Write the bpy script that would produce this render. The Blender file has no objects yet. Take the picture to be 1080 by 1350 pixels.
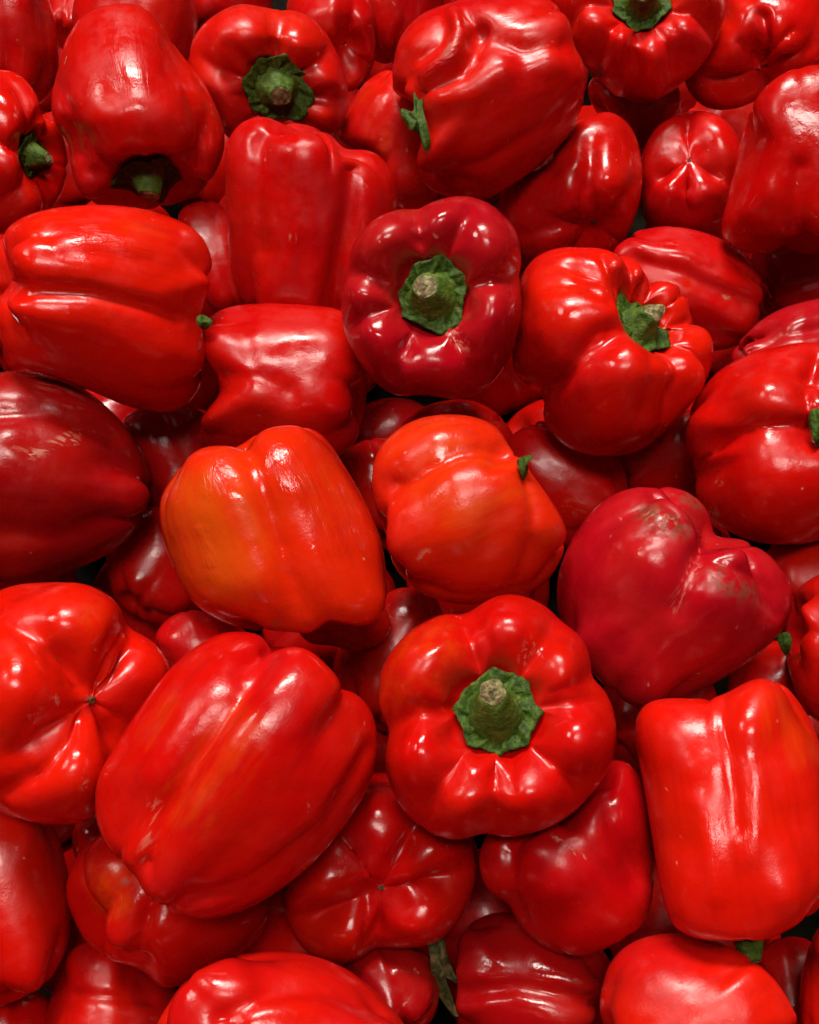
import bpy, math, random
import numpy as np
from mathutils import Matrix, Vector

# ------------------------------------------------------------------ camera, world, lamps, exposure
scene = bpy.context.scene
COL = scene.collection
R = math.radians
F = 1350.0                      # focal length in photo pixels (photo 1080 x 1350)
CX, CY = 540.0, 675.0
PITCH = R(60)                   # camera looks down at the heap at 60 degrees
HEAP = 0.20                     # height of the centres of the top layer above the bin floor
CAM_Z = HEAP + 0.411

cam_data = bpy.data.cameras.new('camera')
cam_data.sensor_fit = 'VERTICAL'
cam_data.sensor_height = 24.0
cam_data.lens = 24.0 * F / 1350.0
cam_data.clip_start = 0.01
cam_data.clip_end = 50
cam = bpy.data.objects.new('camera', cam_data)
COL.objects.link(cam)
cam.location = (0, 0, CAM_Z)
cam.rotation_euler = (math.pi / 2 - PITCH, 0, 0)
scene.camera = cam
CAMR = np.array(cam.rotation_euler.to_matrix())
CAMT = np.array((0, 0, CAM_Z))

world = bpy.data.worlds.new('World')
scene.world = world
world.use_nodes = True
bg = world.node_tree.nodes['Background']
bg.inputs[0].default_value = (1.0, 0.93, 0.86, 1)
bg.inputs[1].default_value = 0.008

def area(name, loc, target, sx, sy, power, col):
    d = bpy.data.lights.new(name, 'AREA')
    d.shape = 'RECTANGLE'; d.size = sx; d.size_y = sy; d.energy = power; d.color = col
    o = bpy.data.objects.new(name, d)
    COL.objects.link(o)
    o.location = loc
    o.rotation_euler = (Vector(target) - Vector(loc)).to_track_quat('-Z', 'Y').to_euler()
    return o

# shop lamps over the bin: one beyond it, a weaker one behind the shopper, one further along the aisle
area('strip_lamp', (-0.20, 1.65, 2.60), (0, 0.25, 0.2), 1.15, 0.46, 98, (1.0, 0.94, 0.85))
area('strip_lamp', (-0.05, -0.10, 2.75), (0, 0.25, 0.2), 1.00, 0.38, 33, (1.0, 0.94, 0.85))
area('strip_lamp', (-1.70, 0.75, 2.20), (0, 0.25, 0.2), 0.50, 0.40, 13, (1.0, 0.93, 0.83))

vs = scene.view_settings
vs.view_transform = 'Standard'
vs.look = 'None'
vs.exposure = 0.0
vs.gamma = 1.0
vs.use_curve_mapping = False
scene.cycles.use_denoising = True
scene.cycles.use_adaptive_sampling = True
scene.cycles.adaptive_threshold = 0.03
scene.cycles.max_bounces = 4
scene.cycles.diffuse_bounces = 3
scene.cycles.glossy_bounces = 2

# ------------------------------------------------------------------ materials
def new_mat(name):
    m = bpy.data.materials.new(name); m.use_nodes = True
    nt = m.node_tree
    return m, nt, nt.nodes['Principled BSDF']

class G:
    """small helper to wire nodes"""
    def __init__(s, nt): s.nt = nt
    def n(s, t, **k):
        nd = s.nt.nodes.new(t)
        for a, b in k.items(): setattr(nd, a, b)
        return nd
    def l(s, a, b): s.nt.links.new(a, b)
    def noise(s, vec, scale, detail=3, rough=0.55, dist=0.0):
        nd = s.n('ShaderNodeTexNoise')
        nd.inputs['Scale'].default_value = scale; nd.inputs['Detail'].default_value = detail
        nd.inputs['Roughness'].default_value = rough; nd.inputs['Distortion'].default_value = dist
        s.l(vec, nd.inputs['Vector'])
        return nd.outputs['Fac']
    def map(s, v, a, b, c=0.0, d=1.0):
        nd = s.n('ShaderNodeMapRange', interpolation_type='SMOOTHSTEP')
        for i, x in enumerate((a, b, c, d)): nd.inputs[i + 1].default_value = x
        s.l(v, nd.inputs[0]); return nd.outputs[0]
    def math(s, op, a, b=None, clamp=False):
        nd = s.n('ShaderNodeMath', operation=op, use_clamp=clamp)
        for i, x in enumerate((a, b)):
            if x is None: continue
            if isinstance(x, (int, float)): nd.inputs[i].default_value = x
            else: s.l(x, nd.inputs[i])
        return nd.outputs[0]
    def mix(s, fac, a, b, bt='MIX'):
        nd = s.n('ShaderNodeMix', data_type='RGBA', blend_type=bt)
        for i, x in ((0, fac), (6, a), (7, b)):
            if isinstance(x, (int, float)): nd.inputs[i].default_value = x
            elif isinstance(x, tuple): nd.inputs[i].default_value = x + (1,)
            else: s.l(x, nd.inputs[i])
        return nd.outputs[2]
    def bump(s, h, dist, strength=1.0, prev=None):
        nd = s.n('ShaderNodeBump')
        nd.inputs['Distance'].default_value = dist
        if isinstance(strength, (int, float)): nd.inputs['Strength'].default_value = strength
        else: s.l(strength, nd.inputs['Strength'])
        s.l(h, nd.inputs['Height'])
        if prev is not None: s.l(prev, nd.inputs['Normal'])
        return nd.outputs[0]

def skin_material():
    m, nt, b = new_mat('pepper_skin'); g = G(nt)
    tc = g.n('ShaderNodeTexCoord').outputs['Object']
    info = g.n('ShaderNodeObjectInfo')
    off = g.n('ShaderNodeVectorMath', operation='ADD')
    g.l(tc, off.inputs[0])
    sc = g.n('ShaderNodeVectorMath', operation='SCALE'); sc.inputs[0].default_value = (7.1, 3.7, 5.3)
    g.l(info.outputs['Random'], sc.inputs['Scale']); g.l(sc.outputs[0], off.inputs[1])
    P = off.outputs[0]
    st = g.n('ShaderNodeMapping'); st.inputs['Scale'].default_value = (1, 1, 0.16)
    g.l(P, st.inputs['Vector']); PS = st.outputs[0]
    at = g.n('ShaderNodeAttribute', attribute_name='marks')
    sep = g.n('ShaderNodeSeparateColor'); g.l(at.outputs['Color'], sep.inputs[0])
    orange, brown, pale = sep.outputs[0], sep.outputs[1], sep.outputs[2]
    wrinkle = at.outputs['Alpha']
    base = info.outputs['Color']
    # broad ripening differences
    n1 = g.noise(P, 22, 3)
    c = g.mix(g.map(n1, .35, .75, 0, .45), base, g.mix(0.35, base, (0.55, 0.030, 0.002)))
    c = g.mix(g.map(g.noise(P, 13, 2), .50, .68, 0, .45), c, (0.42, 0.0016, 0.0062))
    n2 = g.noise(PS, 170, 2, .6)
    c = g.mix(g.map(n2, .45, .75, 0, .35), c, g.mix(.55, c, (0.16, 0.0, 0.004)))
    om = g.map(g.math('ADD', orange, g.math('MULTIPLY', g.math('SUBTRACT', g.noise(PS, 130, 3, .65), .5), g.math('MULTIPLY', g.map(orange, 0, .2), .9))), .10, 1.0)
    c = g.mix(om, c, (0.62, 0.066, 0.003))
    # brown bruises and dry scars
    n4 = g.noise(P, 260, 3, .7)
    bm = g.math('MULTIPLY', brown, g.map(n4, .38, .62, 0, 1), True)
    c = g.mix(g.math('MULTIPLY', bm, .75), c, (0.13, 0.055, 0.030))
    n5 = g.noise(PS, 420, 2, .7)
    pm = g.math('MULTIPLY', pale, g.map(n5, .50, .60, 0, 1), True)
    c = g.mix(g.math('MULTIPLY', pm, .7), c, (0.55, 0.26, 0.17))
    # tiny pale nicks and dust, sparse
    vo = g.n('ShaderNodeTexVoronoi'); vo.inputs['Scale'].default_value = 95; vo.inputs['Randomness'].default_value = 1
    wp = g.n('ShaderNodeVectorMath', operation='ADD')
    nz = g.n('ShaderNodeTexNoise'); nz.inputs['Scale'].default_value = 300; g.l(P, nz.inputs['Vector'])
    sc2 = g.n('ShaderNodeVectorMath', operation='SCALE'); sc2.inputs['Scale'].default_value = .007
    g.l(nz.outputs['Color'], sc2.inputs[0]); g.l(P, wp.inputs[0]); g.l(sc2.outputs[0], wp.inputs[1])
    g.l(wp.outputs[0], vo.inputs['Vector'])
    sv = g.n('ShaderNodeSeparateColor'); g.l(vo.outputs['Color'], sv.inputs[0])
    dot = g.math('MULTIPLY', g.map(vo.outputs['Distance'], .05, .11, 1, 0), g.map(sv.outputs[0], .60, .64, 0, 1))
    dot = g.math('MULTIPLY', dot, g.map(g.noise(P, 30, 2), .40, .6, 0, 1))
    c = g.mix(g.math('MULTIPLY', dot, .55), c, (0.60, 0.30, 0.20))
    g.l(c, b.inputs['Base Color'])
    rgh = g.math('ADD', g.map(g.noise(P, 75, 2, .6), .32, .68, .16, .36), g.math('MULTIPLY', g.math('ADD', bm, pm), .3))
    rgh = g.math('ADD', rgh, g.math('MULTIPLY', g.math('SUBTRACT', info.outputs['Alpha'], .5), .2))
    g.l(rgh, b.inputs['Roughness'])
    b.inputs['IOR'].default_value = 1.46
    # relief
    hgt = g.math('MULTIPLY', g.noise(P, 42, 2), .0009)
    hgt = g.math('ADD', hgt, g.math('MULTIPLY', g.noise(P, 210, 2), .00017))
    hgt = g.math('ADD', hgt, g.math('MULTIPLY', g.noise(P, 1100, 1), .00004))
    hgt = g.math('ADD', hgt, g.math('MULTIPLY', g.math('MULTIPLY', g.noise(PS, 330, 3, .6, 1.0), wrinkle), .0011))
    nb = g.bump(hgt, 1.0, 1.0)
    g.l(nb, b.inputs['Normal'])
    return m

def green_material(name, dark, light, dry, dry_amt, scale=260):
    m, nt, b = new_mat(name); g = G(nt)
    tc = g.n('ShaderNodeTexCoord').outputs['Object']
    n1 = g.noise(tc, scale, 5, .65)
    c = g.mix(g.map(n1, .32, .68), dark, light)
    n2 = g.noise(tc, 130, 4, .7)
    c = g.mix(g.map(n2, .58 - dry_amt * .2, .72 - dry_amt * .2), c, dry)
    g.l(c, b.inputs['Base Color'])
    b.inputs['Roughness'].default_value = .6
    b.inputs['Specular IOR Level'].default_value = .25
    nb = g.bump(g.noise(tc, 420, 3, .6), .0012, .8)
    nb = g.bump(g.noise(tc, 1400, 3), .0003, .6, nb)
    g.l(nb, b.inputs['Normal'])
    return m

M_SKIN = skin_material()
M_CALYX = green_material('calyx_green', (.014, .038, .002), (.062, .115, .006), (.10, .12, .015), .05, 420)
M_STEM = green_material('stem_green', (.034, .072, .005), (.085, .140, .014), (.14, .15, .03), .12)
M_CUT = green_material('cut_stem', (.07, .05, .018), (.34, .29, .13), (.12, .07, .03), .5, 380)
M_SCAR = green_material('blossom_scar_brown', (.035, .012, .006), (.14, .07, .03), (.10, .05, .02), .3, 500)
M_LEAF = green_material('dry_leaf', (.022, .028, .006), (.09, .085, .025), (.16, .12, .045), .4, 180)
mb, ntb, bb = new_mat('bin_floor'); g_ = G(ntb)
tcb = g_.n('ShaderNodeTexCoord').outputs['Object']
g_.l(g_.mix(g_.map(g_.noise(tcb, 60, 5), .3, .7), (.003, .0022, .001), (.009, .007, .003)), bb.inputs['Base Color'])
bb.inputs['Roughness'].default_value = .9
bb.inputs['Specular IOR Level'].default_value = .1
M_BIN = mb

# ------------------------------------------------------------------ bin floor
def link_mesh(name, V, faces, mat, parent=None, smooth=True):
    me = bpy.data.meshes.new(name)
    me.from_pydata([tuple(v) for v in V], [], faces)
    me.materials.append(mat)
    if smooth: me.polygons.foreach_set('use_smooth', [True] * len(me.polygons))
    me.update()
    o = bpy.data.objects.new(name, me)
    COL.objects.link(o)
    if parent is not None: o.parent = parent
    return o

fl = link_mesh('bin_floor', [(-1.2, -.6, 0), (1.2, -.6, 0), (1.2, 1.8, 0), (-1.2, 1.8, 0)], [(0, 1, 2, 3)], M_BIN, smooth=False)
fl['kind'] = 'structure'

# ------------------------------------------------------------------ pepper shape
def bspline(pts, n):
    """dense uniform cubic B-spline through the neighbourhood of pts, resampled by arc length"""
    p = np.array([pts[0]] * 2 + pts + [pts[-1]] * 2, float)
    out = []
    for i in range(len(p) - 3):
        t = np.linspace(0, 1, 24, endpoint=False)[:, None]
        out.append(((1 - t) ** 3 * p[i] + (3 * t ** 3 - 6 * t ** 2 + 4) * p[i + 1]
                    + (-3 * t ** 3 + 3 * t ** 2 + 3 * t + 1) * p[i + 2] + t ** 3 * p[i + 3]) / 6)
    q = np.vstack(out + [p[-1][None]])
    s = np.r_[0, np.cumsum(np.hypot(*np.diff(q, axis=0).T))]
    u = np.linspace(0, s[-1], n)
    return np.c_[np.interp(u, s, q[:, 0]), np.interp(u, s, q[:, 1])]

def sstep(a, b, x):
    t = np.clip((x - a) / (b - a), 0, 1); return t * t * (3 - 2 * t)

def pepper_unit(rng, H, grooves, taper, dt, db, am, nth=120, nt=92, noise=.03, sharp=.75, side=False):
    """unit pepper, radius about 1, axis along +Z (calyx end up); returns vertex grid (nt, nth, 3)"""
    prof = bspline([(0, H - dt), (.16, H - dt), (.30, H - dt), (.38, H - dt * .85), (.48, H - dt * .42), (.62, H - .04), (.76, H - .02),
                    (.93, H - .16), (1.02, H - .42), (1.02, H - .72), (.5 + .5 * (1 + taper) / 2, H * .45), (taper * 1.02, H * .30),
                    (taper * .98, .30), (taper * .86, .10), (taper * .66, 0), (taper * .48, .01), (taper * .30, db * .55), (taper * .12, db), (0, db)], nt)
    rho, z = prof[:, 0][:, None], prof[:, 1][:, None]
    th = np.linspace(0, 2 * math.pi, nth, endpoint=False)
    gs = np.sort(np.mod(np.radians(np.array(grooves, float)), 2 * math.pi))
    k = len(gs)
    idx = np.searchsorted(gs, th, side='right') - 1
    a0 = gs[idx % k]; a1 = gs[(idx + 1) % k]
    wid = np.mod(a1 - a0, 2 * math.pi); wid[wid == 0] = 2 * math.pi
    u = np.mod(th - a0, 2 * math.pi) / wid
    sn = np.sin(math.pi * u)[None, :] ** 2
    size = np.clip(wid / (2 * math.pi / 3.6), .45, 1.12) ** .6      # narrow lobes bulge less
    A = (rng.uniform(.85, 1.15, k)[idx % k] * size)
    B = (rng.uniform(.75, 1.25, k)[idx % k] * size)
    Cc = (rng.uniform(.6, 1.3, k)[idx % k] * size)
    top = sstep(H * .62, H * .95, z); bot = sstep(H * .34, .0, z)
    ends = np.maximum(top, bot)
    eps = .09 * (1 - ends) ** 2 + .004                             # grooves soften along the belly, sharpen at both ends
    lob = (np.sqrt(sn + eps) / np.sqrt(1 + eps)) ** sharp
    a = am * ((.62 if side else 1) + (1.2 if side else 1.4) * top + (1.1 if side else 1.6) * bot)
    m = (1 - a) + a * (A[None, :] * lob)
    # twist of the grooves along the body and a slight lean of the axis
    tw = rng.uniform(-.18, .18); lean = rng.uniform(-.10, .10, 2)
    zz = z / H
    thz = th[None, :] + tw * (zz - .5) * 1.0
    r = rho * m
    shoulder = np.exp(-((rho - .66) / .24) ** 2) * sstep(H * .6, H * .9, z)
    foot = np.exp(-((rho / taper - .60) / .30) ** 2) * sstep(H * .4, H * .1, z)
    zd = z + shoulder * ((.24 if side else .26) * (B[None, :] * lob - .85)) - foot * ((.17 if side else .30) * (Cc[None, :] * lob - .8))
    x = r * np.cos(thz) + lean[0] * (zz - .5) ** 2 * 2
    y = r * np.sin(thz) + lean[1] * (zz - .5) ** 2 * 2
    V = np.stack([x, y, zd - H / 2], -1)
    # broad lumps
    D = np.zeros(V.shape[:2])
    for fr, amp in ((1.6, 1.0), (2.6, .7), (4.2, .38), (7.5, .13)):
        for _ in range(4):
            kv = rng.normal(size=3); kv *= fr / np.linalg.norm(kv)
            D += amp * np.sin(V @ kv + rng.uniform(0, 6.28)) / 2
    rad = V / np.maximum(np.linalg.norm(V, axis=-1, keepdims=True), 1e-6)
    V = V + rad * (D * noise)[..., None] * np.clip(rho / .4, 0, 1)[..., None]
    zfloor = V[:5, :, 2].mean()
    return V, zfloor

def grid_faces(nt, nth):
    f = []
    for i in range(nt - 1):
        a, b = i * nth, (i + 1) * nth
        for j in range(nth):
            k = (j + 1) % nth
            f.append((a + j, b + j, b + k, a + k))
    return f
FACES = {}

def grid_normals(P, nt, nth):
    Q = P.reshape(nt, nth, 3)
    du = np.roll(Q, -1, 1) - np.roll(Q, 1, 1)
    dv = np.empty_like(Q); dv[1:-1] = Q[2:] - Q[:-2]; dv[0] = Q[1] - Q[0]; dv[-1] = Q[-1] - Q[-2]
    n = np.cross(dv, du)
    n /= np.maximum(np.linalg.norm(n, axis=-1, keepdims=True), 1e-9)
    return n.reshape(-1, 3)

def seg_dist(px, pts):
    """pixel distance of points px (n,2) to a polyline"""
    d = np.full(len(px), 1e9)
    pts = [np.array(p, float) for p in pts]
    if len(pts) == 1: return np.hypot(*(px - pts[0]).T)
    for a, b in zip(pts[:-1], pts[1:]):
        ab = b - a; t = np.clip(((px - a) @ ab) / (ab @ ab), 0, 1)
        d = np.minimum(d, np.hypot(*(px - a - t[:, None] * ab).T))
    return d

def project(C):
    return np.c_[CX + F * C[:, 0] / -C[:, 2], CY - F * C[:, 1] / -C[:, 2]]

# depth cells used to rest lower peppers under the ones lying on them
CELL = 7.0; GX0, GY0, GW, GH = -420, -420, 280, 320
occ_back = np.full((GH, GW), -1.0)
occ_front = np.full((GH, GW), 1e9)
def splat(C):
    px = project(C); z = -C[:, 2]
    i = ((px[:, 1] - GY0) / CELL).astype(int); j = ((px[:, 0] - GX0) / CELL).astype(int)
    ok = (i >= 0) & (i < GH) & (j >= 0) & (j < GW)
    fr = np.full((GH, GW), 1e9); bk = np.full((GH, GW), -1.0)
    np.minimum.at(fr, (i[ok], j[ok]), z[ok]); np.maximum.at(bk, (i[ok], j[ok]), z[ok])
    return fr, bk

def catmull(pts, n=10):
    p = np.array(pts, float); k = len(p); out = []
    for i in range(k):
        p0, p1, p2, p3 = p[i - 1], p[i], p[(i + 1) % k], p[(i + 2) % k]
        for t in np.linspace(0, 1, n, endpoint=False):
            out.append(.5 * (2 * p1 + (p2 - p0) * t + (2 * p0 - 5 * p1 + 4 * p2 - p3) * t * t + (3 * p1 - p0 - 3 * p2 + p3) * t ** 3))
    return np.array(out)

NB = 120
PHI = np.linspace(-math.pi, math.pi, NB, endpoint=False)
def smooth_circ(a, s):
    k = np.exp(-.5 * (np.arange(-NB // 2, NB // 2) / s) ** 2); k /= k.sum()
    return np.real(np.fft.ifft(np.fft.fft(a) * np.fft.fft(np.fft.ifftshift(k))))
def polar_of(px, c, fill=None):
    d = px - c; r = np.hypot(*d.T); ph = np.arctan2(d[:, 1], d[:, 0])
    b = np.round((ph + math.pi) / (2 * math.pi) * NB).astype(int) % NB
    S = np.zeros(NB); np.maximum.at(S, b, r)
    if (S == 0).any():
        ok = S > 0; S = np.interp(PHI, PHI[ok], S[ok], period=2 * math.pi)
    return S

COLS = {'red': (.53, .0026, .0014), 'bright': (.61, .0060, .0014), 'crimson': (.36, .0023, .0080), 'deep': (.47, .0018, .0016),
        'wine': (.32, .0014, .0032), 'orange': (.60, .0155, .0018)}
REPORT = []
THINGS = []

def pepper(label, outline, ang, tilt, grooves, col='red', L=2.05, taper=.84, h=0.0, dt=.34, db=.20, am=.13, roll=0, seed=None,
           calyx=True, cs=1.0, stem=1.0, strokes=(), marks=(), scar=False, cap=1.22, noise=.03, sharp=.75, res=(120, 92), group=None, sepal=None, lean=None, gloss=None):
    seed = len(THINGS) * 7 + 3 if seed is None else seed
    rng = np.random.default_rng(seed)
    nth, nt = res
    if abs(tilt) >= 50:
        gr = [(a - ang + 180 if tilt > 0 else ang - a) for a in grooves]
    else: gr = list(grooves)
    U, zf = pepper_unit(rng, L, [x + roll for x in gr], taper, dt, db, am, nth, nt, noise, sharp, abs(tilt) < 50)
    Ul = U.reshape(-1, 3)
    poly = catmull(outline)
    x, y = poly.T; x1, y1 = np.roll(poly, -1, 0).T
    cr = x * y1 - x1 * y; Ar = cr.sum() / 2
    c = np.array([((x + x1) * cr).sum(), ((y + y1) * cr).sum()]) / (6 * Ar); Ar = abs(Ar)
    # viewing ray and depth where it meets the heap's level
    ray = np.array([(c[0] - CX) / F, -(c[1] - CY) / F, -1.0])
    wr = CAMR @ ray
    d = (HEAP + h - CAM_Z) / wr[2]
    C0 = ray * d
    zt = -ray / np.linalg.norm(ray)
    xr = np.cross((0, 1.0, 0), zt); xr /= np.linalg.norm(xr); yu = np.cross(zt, xr)
    ca, sa, ct, stt = math.cos(R(ang)), math.sin(R(ang)), math.cos(R(tilt)), math.sin(R(tilt))
    a = ct * (ca * xr + sa * yu) + stt * zt
    p = -sa * xr + ca * yu
    q = np.cross(a, p)
    M = np.stack([q, -p, a], 1)                      # local -> camera
    D = Ul @ M.T
    s = math.sqrt(Ar / math.pi) * d / F
    sh = np.zeros(3)
    for _ in range(6):
        px = project(C0 + sh + s * D)
        S = polar_of(px, c)
        ex, ey = c[0] + S * np.cos(PHI), c[1] + S * np.sin(PHI)
        ex1, ey1 = np.roll(ex, -1), np.roll(ey, -1); k = ex * ey1 - ex1 * ey; A2 = k.sum() / 2
        cc = np.array([((ex + ex1) * k).sum(), ((ey + ey1) * k).sum()]) / (6 * A2)
        s *= math.sqrt(Ar / abs(A2))
        sh[0] -= (cc[0] - c[0]) * d / F; sh[1] += (cc[1] - c[1]) * d / F
    T = polar_of(catmull(outline, 60), c)
    steps = []
    def warp(C):
        for S_, k_ in steps:
            px = project(C) - c; r = np.hypot(*px.T); ph = np.arctan2(px[:, 1], px[:, 0])
            kk = np.interp(ph, PHI, k_, period=2 * math.pi); SS = np.interp(ph, PHI, S_, period=2 * math.pi)
            w = sstep(.1, .75, r / SS)
            f = 1 + (kk - 1) * w
            n = c + px * f[:, None]
            C = np.c_[(n[:, 0] - CX) / F * -C[:, 2], -(n[:, 1] - CY) / F * -C[:, 2], C[:, 2]]
        return C
    base = C0 + sh + s * D
    for it in range(3):
        W = warp(base)
        S = polar_of(project(W), c)
        k = np.clip(T / S, .6, 1.6)
        k = smooth_circ(k, (2.2, 1.5, 1.2)[it])
        steps.append((smooth_circ(S, 1.5), k))
    def place(Vloc): return warp(C0 + sh + s * (np.asarray(Vloc) @ M.T))
    W = place(Ul)
    scale_px = s * F / d
    # sculpted folds and bulges on the skin
    px = project(W)
    for stc in strokes:
        pts, wd, dep = stc[:3]; sharpk = len(stc) > 3
        N = grid_normals(W, nt, nth)
        vdir = -W / np.linalg.norm(W, axis=1, keepdims=True)
        fac = np.clip((N * vdir).sum(1) * 1.6, 0, 1)
        dd = seg_dist(px, pts)
        w = np.exp(-dd / wd) if sharpk else np.exp(-(dd / wd) ** 2)
        W = W + N * (w * fac * dep * .001)[:, None]
    N = grid_normals(W, nt, nth); vdir = -W / np.linalg.norm(W, axis=1, keepdims=True)
    facing = np.clip((N * vdir).sum(1) * 4, 0, 1)
    px = project(W)
    mk = np.zeros((len(W), 4))
    for ch, pts, wd, am_ in marks:
        dd = seg_dist(px, pts)
        i = 'obpw'.index(ch)
        mk[:, i] = np.clip(mk[:, i] + am_ * sstep(wd, wd * .25, dd) * facing, 0, 1)
    # rest under what lies on top
    fr, bk = splat(W)
    ov = (bk > 0) & (occ_back > 0)
    k = 1.0
    if ov.sum() > 3:
        need = (occ_back[ov] - .004) / fr[ov]
        k = float(np.clip(np.percentile(need, 97), 1.0, cap))
    fr, bk = splat(W * k)
    m_ = bk > 0
    occ_back[m_] = np.maximum(occ_back[m_], bk[m_])
    occ_front[m_] = np.minimum(occ_front[m_], fr[m_])
    # root at the pepper's centre, axes along the pepper
    Cw = CAMR @ ((C0 + sh) * k) + CAMT
    Mw = CAMR @ M
    root = bpy.data.objects.new('bell_pepper', None)
    root.empty_display_size = .02
    COL.objects.link(root)
    mat4 = Matrix([list(Mw[i]) + [Cw[i]] for i in range(3)] + [[0, 0, 0, 1]])
    root.matrix_world = mat4
    root['label'] = label; root['category'] = 'bell pepper'
    if group: root['group'] = group
    def loc(Cc): return (Cc * k - (C0 + sh) * k) @ M
    if (nt, nth) not in FACES: FACES[(nt, nth)] = grid_faces(nt, nth)
    body = link_mesh('body', loc(W), FACES[(nt, nth)], M_SKIN, root)
    at = body.data.attributes.new('marks', 'FLOAT_COLOR', 'POINT')
    at.data.foreach_set('color', mk.ravel())
    cv = np.array(COLS[col]) * rng.uniform(.92, 1.08)
    body.color = (*cv, rng.uniform(.25, .85) if gloss is None else gloss)   # alpha: how dull the skin is
    if calyx: make_calyx(rng, root, lambda V: loc(place(V)), zf, cs, stem, lean)
    if sepal:
        dd = seg_dist(project(W), [tuple(np.mean(sepal, 0))]); near = dd < 16
        make_sepal(rng, root, sepal, float((-W[near, 2]).min()) - .001, M, loc)
    if scar: make_scar(rng, root, lambda V: loc(place(V)), U)
    THINGS.append(root)
    wpx = 2 * scale_px
    REPORT.append((label[:44], round(2 * s * k * 1000), round(k, 3)))
    return root

def make_calyx(rng, root, place, zf, cs, stem, lean):
    # crinkled leafy plate with pointed corners
    n, rings = 96, 12
    th = np.linspace(0, 2 * math.pi, n, endpoint=False)
    kc = int(rng.integers(7, 9)); ph = rng.uniform(0, 6.28)
    edge = np.zeros(n)
    ca = np.sort((np.arange(kc) + rng.uniform(-.22, .22, kc)) / kc * 2 * math.pi)
    cl = rng.uniform(.9, 1.12, kc)
    for j, t in enumerate(th):                       # straight-ish sides between the corners
        i = np.searchsorted(ca, t) - 1
        a0, a1 = ca[i % kc], ca[(i + 1) % kc]; r0, r1 = cl[i % kc], cl[(i + 1) % kc]
        w = (a1 - a0) % (2 * math.pi); u = ((t - a0) % (2 * math.pi)) / w
        x = np.array([r0, 0]); y = np.array([r1 * math.cos(w), r1 * math.sin(w)])
        e = x * (1 - u) + y * u; edge[j] = math.hypot(*e) - .035 * math.sin(math.pi * u)
    edge *= .385 * cs
    edge *= 1 + .012 * np.sin(th * 17 + ph) + .010 * np.sin(th * 29 + 2 * ph)
    V = []
    for i in range(rings + 1):
        f = i / rings; r = edge * f
        zc = zf + .06 + .05 * cs * f ** 2.2 + .016 * f * np.sin(th * 2 + ph) + .012 * f * np.sin(th * 3 + 2 * ph) + (.016 * np.sin(th * 9 + ph + 7 * f) + .010 * np.sin(th * 19 + 11 * f)) * f * (1.15 - f) * 3.4
        V.append(np.c_[r * np.cos(th), r * np.sin(th), zc])
    for i in (rings, rings // 2, 0):                  # underside
        f = i / rings; r = edge * f * .985
        zc = zf + .03 + .045 * cs * f ** 2.2 + .016 * f * np.sin(th * 2 + ph) + .012 * f * np.sin(th * 3 + 2 * ph)
        V.append(np.c_[r * np.cos(th), r * np.sin(th), zc - .01])
    link_mesh('calyx', place(np.vstack(V)), [tuple(reversed(f)) for f in grid_faces(len(V), n)], M_CALYX, root)
    # ribbed stub of a stem, flaring into the calyx
    n = 40; th = np.linspace(0, 2 * math.pi, n, endpoint=False)
    lx, ly = rng.uniform(-.10, .10, 2) if lean is None else lean
    Hs = .50 * stem * cs
    V = []
    prof = [(.29, .0), (.262, .03), (.245, .09), (.23, .18), (.205, .32), (.178, .50), (.155, .68), (.134, .84), (.128, .93), (.122, .985), (.106, 1.0)]
    rib = .05 * np.cos(th * 5 + ph) + .03 * np.cos(th * 2 + ph * 2)
    for r, f in prof:
        rr = r * cs * (1 + rib * (1 if f < .95 else .8))
        V.append(np.c_[rr * np.cos(th) + lx * f * f, rr * np.sin(th) + ly * f * f, np.full(n, zf + .05 + f * Hs) + .02 * cs * np.sin(th + ph) * f])
    so = link_mesh('stem', place(np.vstack(V)), [tuple(reversed(f)) for f in grid_faces(len(V), n)], M_STEM, root)
    Vc = []
    for f in (1.0, .88, .7, .45, .15, .0):
        rr = .109 * cs * f * (1 + .8 * rib)
        Vc.append(np.c_[rr * np.cos(th) + lx, rr * np.sin(th) + ly,
                        np.full(n, zf + .05 + Hs) + .02 * cs * np.sin(th + ph) * f + .004 + .008 * np.sin(th * 2 + 9 * f + ph) * (0 < f < 1) + .02 * (1 - f)])
    co = link_mesh('cut_face', place(np.vstack(Vc)), grid_faces(len(Vc), n)[::1], M_CUT, None)
    co.parent = so

def make_sepal(rng, root, pts, z, M, loc):
    # torn leafy tip of the calyx showing past the shoulder: pts is its outline in photo pixels, z its depth
    P = catmull(pts, 6); n = len(P); c = P.mean(0)
    V, F_ = [], []
    for side in (0, 1):
        for f in (1.0, .6, .0):
            q = c + (P - c) * f
            zz = z + side * .0012 + .0022 * np.sin((q[:, 0] - c[0]) * .35 + 1) * f - .0015 * (1 - f)
            V.append(np.c_[(q[:, 0] - CX) / F * zz, -(q[:, 1] - CY) / F * zz, -zz])
    fs = grid_faces(3, n); o = 3 * n
    F_ = fs + [tuple(i + o for i in reversed(f)) for f in fs] + [(i, (i + 1) % n, o + (i + 1) % n, o + i) for i in range(n)]
    link_mesh('calyx', loc(np.vstack(V)), F_, M_CALYX, root)

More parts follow.
